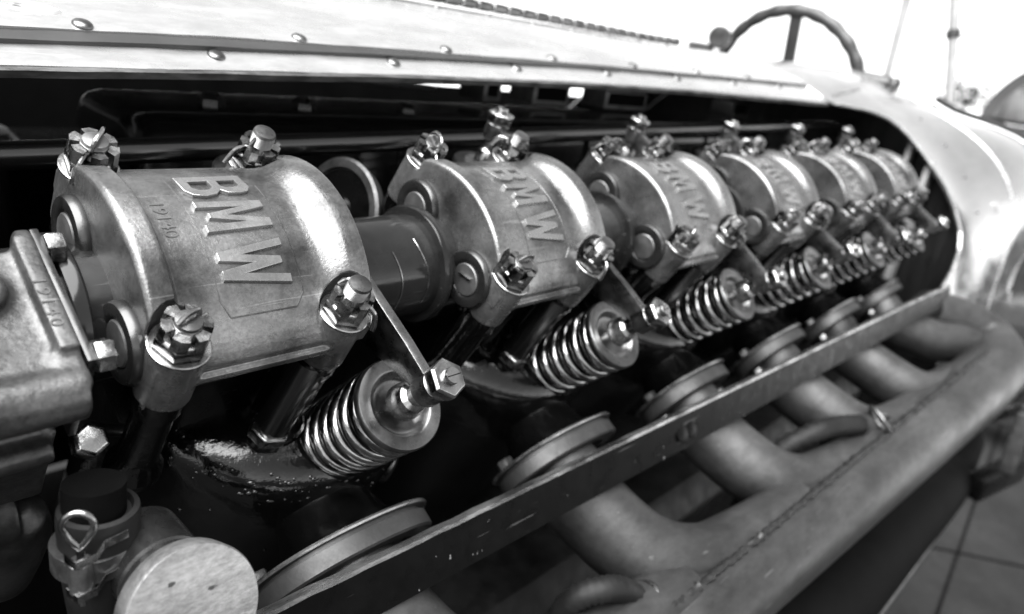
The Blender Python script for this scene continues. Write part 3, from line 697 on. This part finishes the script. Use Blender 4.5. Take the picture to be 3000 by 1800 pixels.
for i in range(6):
    c = e2w((.517+i, -.348, -.783))
    x = c.x; ca = lerp([(.9, -.56), (1.75, -.60), (6.2, -.79)], x+.5)
    d = W(c)
    pts = [c-FN*.02, c+Vector((0, -.06, -.05)), Vector((x+.03, -.07, -1.01)), Vector((x+.15, ca+.30, -1.16)), Vector((x+.36, ca+.15, -1.225)), Vector((x+.66, ca+.095, -1.245)), Vector((x+1.15, ca+.05, -1.26))]
    if i == 5: pts = [c-FN*.02, c+Vector((0, -.06, -.05)), Vector((x+.05, -.08, -1.0)), Vector((x+.30, -.35, -1.10)), Vector((x+.55, -.5, -1.12)), Vector((x+.75, -.6, -1.16))]
    sp_ = spline(pts, 8); k = len(sp_)
    rads = [.130+.036*min(1, j/k*3.5)-.006*j/k for j in range(k)]
    MB().tube([W(p) for p in sp_], rads, 40).build('runner', M['pipe'], ex, ang=60)
    fl = MB(); a, b, ax = basis(FN, (0, 0, 1)); b0 = Vector((1, 0, 0)); a0 = ax.cross(b0)
    def diamond(scale, h, n=64):
        out = []
        for j in range(n):
            t = 2*math.pi*j/n; cx, sy = math.cos(t), math.sin(t)
            out.append(fl.bm.verts.new(d+ax*h+b0*(.30*scale*abs(cx)**.9*(1 if cx > 0 else -1))+a0*(.215*scale*abs(sy)**.95*(1 if sy > 0 else -1))))
        return out
    seq = [(.86, -.014), (.98, -.013), (1.0, -.009), (1.0, -.002), (.97, .0), (.90, .001), (.90, .011), (.95, .014), (.95, .062), (.92, .068), (.70, .070), (.66, .050)]
    rs = [diamond(s_, h) for s_, h in seq]
    for A, B in zip(rs, rs[1:]): fl.bridge(A, B)
    fl.face(rs[0][::-1]); fl.face(rs[-1]); fl = fl.build('flange', M['pipeflange'], ex)
    gk = MB(); gp = []
    for j in range(60):
        t = 2*math.pi*j/60; cx, sy = math.cos(t), math.sin(t)
        gp.append(d-ax*.006+b0*(.30*.99*abs(cx)**.9*(1 if cx > 0 else -1))+a0*(.215*.99*abs(sy)**.95*(1 if sy > 0 else -1)))
    gk.tube(gp+[gp[0]], .0065, 6, caps=False); gk.build('gasket', M['railedge'], fl)
    for sx in (-1, 1):
        MB().lathe(d+b0*(.262*sx)+ax*.08, ax, [(.03, 0), (.032, .003), (.032, .03), (.02, .036), (.018, .05), (.001, .05)], 6).build('flange_bolt', M['grey'], fl, bevel=.002)
        MB().lathe(d+b0*(.262*sx)-ax*.012, -ax, [(.034, 0), (.034, .03), (.02, .034), (.001, .034)], 6).build('flange_bolt', M['case'], fl, bevel=.002)
# weld seam along the collector's inner edge
wd = MB(); wr = random.Random(5)
wp = []
for j in range(230):
    x = 1.45+4.45*j/229; ya = lerp([(.9, -.56), (1.75, -.60), (6.2, -.79)], x); R = crad(x); a = rad(98)
    R += .004; wp.append(W((x, ya-R*math.cos(a)+wr.uniform(-.004, .004), -1.28+R*math.sin(a)+wr.uniform(-.004, .003))))
wd.tube(wp, [.014+.010*abs(math.sin(j*1.9))*wr.random() for j, _ in enumerate(wp)], 8); wd.build('weld_seam', M['weld'], ex, ang=50)

def conduit(base, pts, r, ring_c, ring_ax, label):
    t = thing('flexible_conduit', label, 'conduit', base, 'ribbed conduits ending at the exhaust collector'); P = spline(pts, 8); L = []
    for i, p in enumerate(P): L.append(r*(1.03 if i % 2 else .87))
    MB().tube(P, L, 18).build('ribbed_sleeve', M['rubber'], t, ang=80)
    a, b, ax = basis(ring_ax); c = Vector(ring_c); n = 28; q = []
    for j in range(n+1): q.append(c+a*(r*1.45*math.cos(2*math.pi*j/n))+b*(r*1.45*math.sin(2*math.pi*j/n)))
    MB().tube(q, r*.22, 10, caps=False).build('end_ring', M['grey'], t)
    w = MB(); w.tube(spline([c+a*r*1.3, c+a*r*1.9+ax*.03, c+a*r*2.1-b*.05, c+a*r*3-b*.10]), r*.1, 6); w.tube(spline([c+b*r, c-a*.02+ax*.05, c+a*.06-b*.06]), r*.1, 6); w.build('wire', M['darksteel'], t)
    return t
conduit((3.0, -.5, -1.15), [(-.08, .27, -.40), (-.06, .24, -.20), (.02, .19, -.02), (.16, .09, .10), (.34, .03, .11), (.52, -.03, .09)], .056, (.63, -.09, .12), (.55, -.5, .65), 'ribbed black conduit with pale end ring lying on the middle of the collector')
conduit((1.05, -.42, -1.10), [(.11, .17, -.42), (.11, .14, -.25), (.11, .11, -.10), (.12, .07, .02), (.18, .02, .06), (.26, -.01, .04), (.35, -.03, -.03)], .046, (.38, -.04, -.05), (.7, -.3, -.6), 'ribbed black conduit with wires at the bottom edge of the photo')

# crankcase side and frame below
ck = thing('crankcase', 'dark grey crankcase side wall seen below the rail between the exhaust runners', 'crankcase', (2.5, .45, -1.9))
mb = MB(); mb.prism([(-6, -.35, .35), (-6, -.45, .20), (-6, -.10, -1.6), (-6, .6, -1.6), (-6, .6, .35)], (9.4, 0, 0)); mb.build('wall', M['crank'], ck, bevel=.03)
for i in range(7):
    mb = MB(); mb.lathe((-2.6+.9*i, -.42, .12), (0, -1, .4), [(.06, 0), (.06, .03), (.03, .04), (.03, .06), (.001, .06)], 24); mb.build('boss', M['rail'], ck)
    mb = MB(); mb.bar((-2.3+.9*i, -.43, .1), (-1.9+.9*i, -.32, -.7), .05, .02, (0, 1, 0)); mb.build('rib', M['pipeflange'], ck, bevel=.005)
fr = thing('chassis_side', 'black curved chassis side tube under the exhaust collector', 'chassis', (3, -.6, -2.0))
MB().tube(spline([(-3.0, .12, .25), (-1.2, .05, .1), (.5, .0, -.35), (2.6, .0, -.72), (4.9, .0, -1.08), (6.5, .1, -1.2)]), [.30]*41+[.26]*10, 40).build('lower_tube', M['interior'], fr)
MB().tube(spline([(-2.0, -.22, .02), (.5, -.27, -.50), (2.6, -.27, -.84), (4.9, -.24, -1.2)]), .035, 12).build('edge_moulding', M['pit'], fr)
sh = thing('spring_shackle', 'black leaf spring bracket with two pale links at the right edge', 'shackle', (8.4, -.95, -2.6))
MB().bar((-.5, .25, .4), (.9, .0, .25), .25, .16).build('leaf_pack', M['bump_black'], sh, bevel=.03)
for dx in (0, .32): MB().bar((dx, -.08, .38), (dx-.1, -.14, -.28), .15, .07, (1, 0, 0)).build('link', M['case'], sh, bevel=.03, seg=3)
mb = MB(); mb.bar((-.6, .05, -.38), (.55, -.2, -.42), .22, .26); mb.build('bracket', M['bump_black'], sh, bevel=.05)
tk = thing('rear_side_tank', 'dark rounded housing beside the end of the exhaust collector', 'housing', (9.2, -.6, -1.7))
MB().lathe((0, 0, 0), (1, -.1, 0), [(.2, -.6), (.5, -.5), (.55, 0), (.5, .5), (.2, .6)], 40).build('shell', M['paint'], tk)
MB().lathe((-.5, -.25, .45), (0, -.2, 1), [(.2, 0), (.2, .06), (.16, .08), (.16, .16), (.02, .2)], 32).build('filler_cap', M['darksteel'], tk)

# ================================================================ cockpit and background
sw = thing('steering_wheel', 'dark steering wheel with finger grips and spokes above the scuttle', 'steering wheel', (10, 3.17, .42))
R0 = 1.07; q = []
for j in range(145):
    t = 2*math.pi*j/144; q.append(Vector((-.25*math.sin(t)*.8, R0*math.cos(t), R0*math.sin(t))))
MB().tube(q, [.084+.007*math.cos(j*math.pi*2/6) for j in range(145)], 16, caps=False).build('rim', M['wheel'], sw, ang=80)
for a in (90, 210, 330):
    t = rad(a); MB().bar((0.05, 0, 0), (-.2*math.sin(t), R0*.97*math.cos(t), R0*.97*math.sin(t)), .17, .05, (1, 0, 0)).build('spoke', M['wheel'], sw, bevel=.01)
MB().lathe((.1, 0, 0), (-1, 0, 0), [(.16, 0), (.16, .1), (.05, .16), (.001, .16)], 32).build('hub', M['wheel'], sw)
sun_ = None
for (p, qv, r, lab) in (((11, 2.13, .5), (11, 2.24, 2.3), .05, 'left pale upright of the windscreen frame behind the steering wheel'),
                        ((11, 1.25, .6), (11, 1.75, 2.4), .055, 'right pale upright of the windscreen frame with a dark clamp')):
    t = thing('windscreen_post', lab, 'post', p, 'windscreen frame uprights'); L = Vector(qv)-Vector(p); MB().cyl((0, 0, 0), L, r, 20, r2=r*1.25).build('tube', M['post'], t)
    if 'clamp' in lab:
        MB().lathe(L*.47, L, [(.03, 0), (.09, .03), (.09, .12), (.03, .15)], 16).build('clamp', M['wheel'], t)
        MB().tube(spline([L*.5, L*.5+Vector((.4, -.8, .02)), L*.5+Vector((.8, -1.8, -.06))]), .018, 10).build('wire', M['post'], t)
lmp = thing('cockpit_lamp', 'rounded grey lamp on a dark bracket left of the steering wheel', 'lamp', (9.0, 3.79, .90))
MB().lathe((0, 0, .09), (-1, -.3, 0), [(.05, -.16), (.10, -.13), (.15, -.02), (.15, .03), (.13, .05), (.001, .045)], 32, sx=1.0).build('shell', M['case'], lmp)
mb = MB(); mb.box((-.1, .08, -.25), (.1, .40, -.01)); mb.build('bracket', M['wheel'], lmp, bevel=.03)
kb = thing('scuttle_knob', 'grey cylindrical fitting with dark end on the scuttle below the steering wheel', 'fitting', (7.8, 1.25, .73))
MB().cyl((0, .30, .02), (0, -.12, .0), .085, 28, ch=.015).build('barrel', M['case'], kb); MB().cyl((0, -.12, .0), (0, -.19, -.01), .09, 28, ch=.02).build('dark_end', M['wheel'], kb)
rlg = thing('cockpit_edge_trim', 'dark padded cockpit edge trim behind the scuttle', 'trim', (9.5, .7, .6))
MB().tube([bp(9.4, t, .03)+Vector((-9.5, -.7, -.6)) for t in range(18, 66, 3)], .05, 16).build('roll', M['rubber'], rlg)
cr = thing('parked_car', 'dark parked car with an arched window at the right edge', 'car', (18, 1.75, .45))
def cp(u, v, x=18.0): pass
mb = MB(); mb.box((0, -6, -6.2), (1.2, .55, -.02)); mb.build('body', M['paint'], cr, bevel=.1, seg=3)
arcp = [(0, .45, 0), (0, .35, .45), (0, .12, .85), (0, -.2, 1.15), (0, -.6, 1.3), (0, -2.5, 1.35), (0, -6, 1.3), (0, -6, 0)]
mb = MB(); mb.prism(spline(arcp[:7], 5)+[Vector(arcp[7])], (1.1, 0, 0)); mb.build('roof', M['paint'], cr, bevel=.04)
inn = [(-.03, .2, .08), (-.03, .10, .45), (-.03, -.1, .75), (-.03, -.35, .98), (-.03, -.7, 1.1), (-.03, -2.4, 1.12), (-.03, -2.4, .08)]
mb = MB(); mb.prism(inn, (.02, 0, 0)); mb.build('window', M['glass'], cr)
# ground
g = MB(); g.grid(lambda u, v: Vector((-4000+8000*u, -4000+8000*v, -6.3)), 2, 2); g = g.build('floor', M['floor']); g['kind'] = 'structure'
pv = MB(); pv.grid(lambda u, v: Vector((30+3500*u, -3500+7000*v, -6.28)), 2, 2); pv = pv.build('far_sunlit_ground', M['sunlit_ground']); pv['kind'] = 'structure'  # paler sheet painted for sunlight beyond the shaded near floor
for (a, b, w) in (((6, -1.35), (40, 1.2), .05), ((10, 3), (22, -14), .05)):
    mb = MB(); mb.bar((a[0], a[1], -6.285), (b[0], b[1], -6.285), w, .01); o = mb.build('floor_joint', M['joint']); o['kind'] = 'structure'
mk = MB(); mk.tube([(12.2+.9*math.cos(t), -1.9+.9*math.sin(t), -6.28) for t in [3.4+.1*k for k in range(9)]], .06, 6, flat=.1); o = mk.build('floor_marking', M['floorline']); o['kind'] = 'structure'
mk = MB(); mk.bar((9.4, -2.0, -6.28), (9.75, -2.1, -6.28), .09, .01); o = mk.build('floor_marking', M['floorline']); o['kind'] = 'structure'
for o in bpy.data.objects:
    if o.type == 'EMPTY' and not o.get('label'): print('nolabel', o.name)

sb = thing('shrub', 'small blurred shrub far off behind the scuttle at the right', 'shrub', (60, 11.3, .9))
MB().cyl((0, 0, -7.2), (0, 0, .2), .12, 10, r2=.05).build('stem', M['rubber'], sb)
mb = MB(); sr = random.Random(2)
for k in range(420):
    p = Vector((sr.gauss(0, .6), sr.gauss(0, .75), sr.gauss(.5, .6))); a = Vector((sr.uniform(-1, 1), sr.uniform(-1, 1), sr.uniform(-1, 1)))*.16; b = Vector((sr.uniform(-1, 1), sr.uniform(-1, 1), sr.uniform(-1, 1)))*.10
    mb.face([mb.bm.verts.new(p-a), mb.bm.verts.new(p+b), mb.bm.verts.new(p+a), mb.bm.verts.new(p-b)])
o = mb.build('leaves', M['joint'], sb, smooth=False, normals=False); o['kind'] = 'stuff'

rcv = thing('round_cover', 'dark round cover with pale rim standing behind the first two bearing caps', 'cover', (.92, .66, -.42), bank=True)
MB().lathe((0, 0, 0), (-1, .0, .25), [(.17, -.04), (.185, .0), (.19, .012), (.18, .02), (.155, .02), (.15, .006), (.001, .006)], 56).build('rim', M['case'], rcv)
MB().lathe((0, 0, 0), (-1, .0, .25), [(.148, .0), (.148, .009), (.06, .012), (.05, .03), (.001, .032)], 48).build('face', M['bump_black'], rcv)
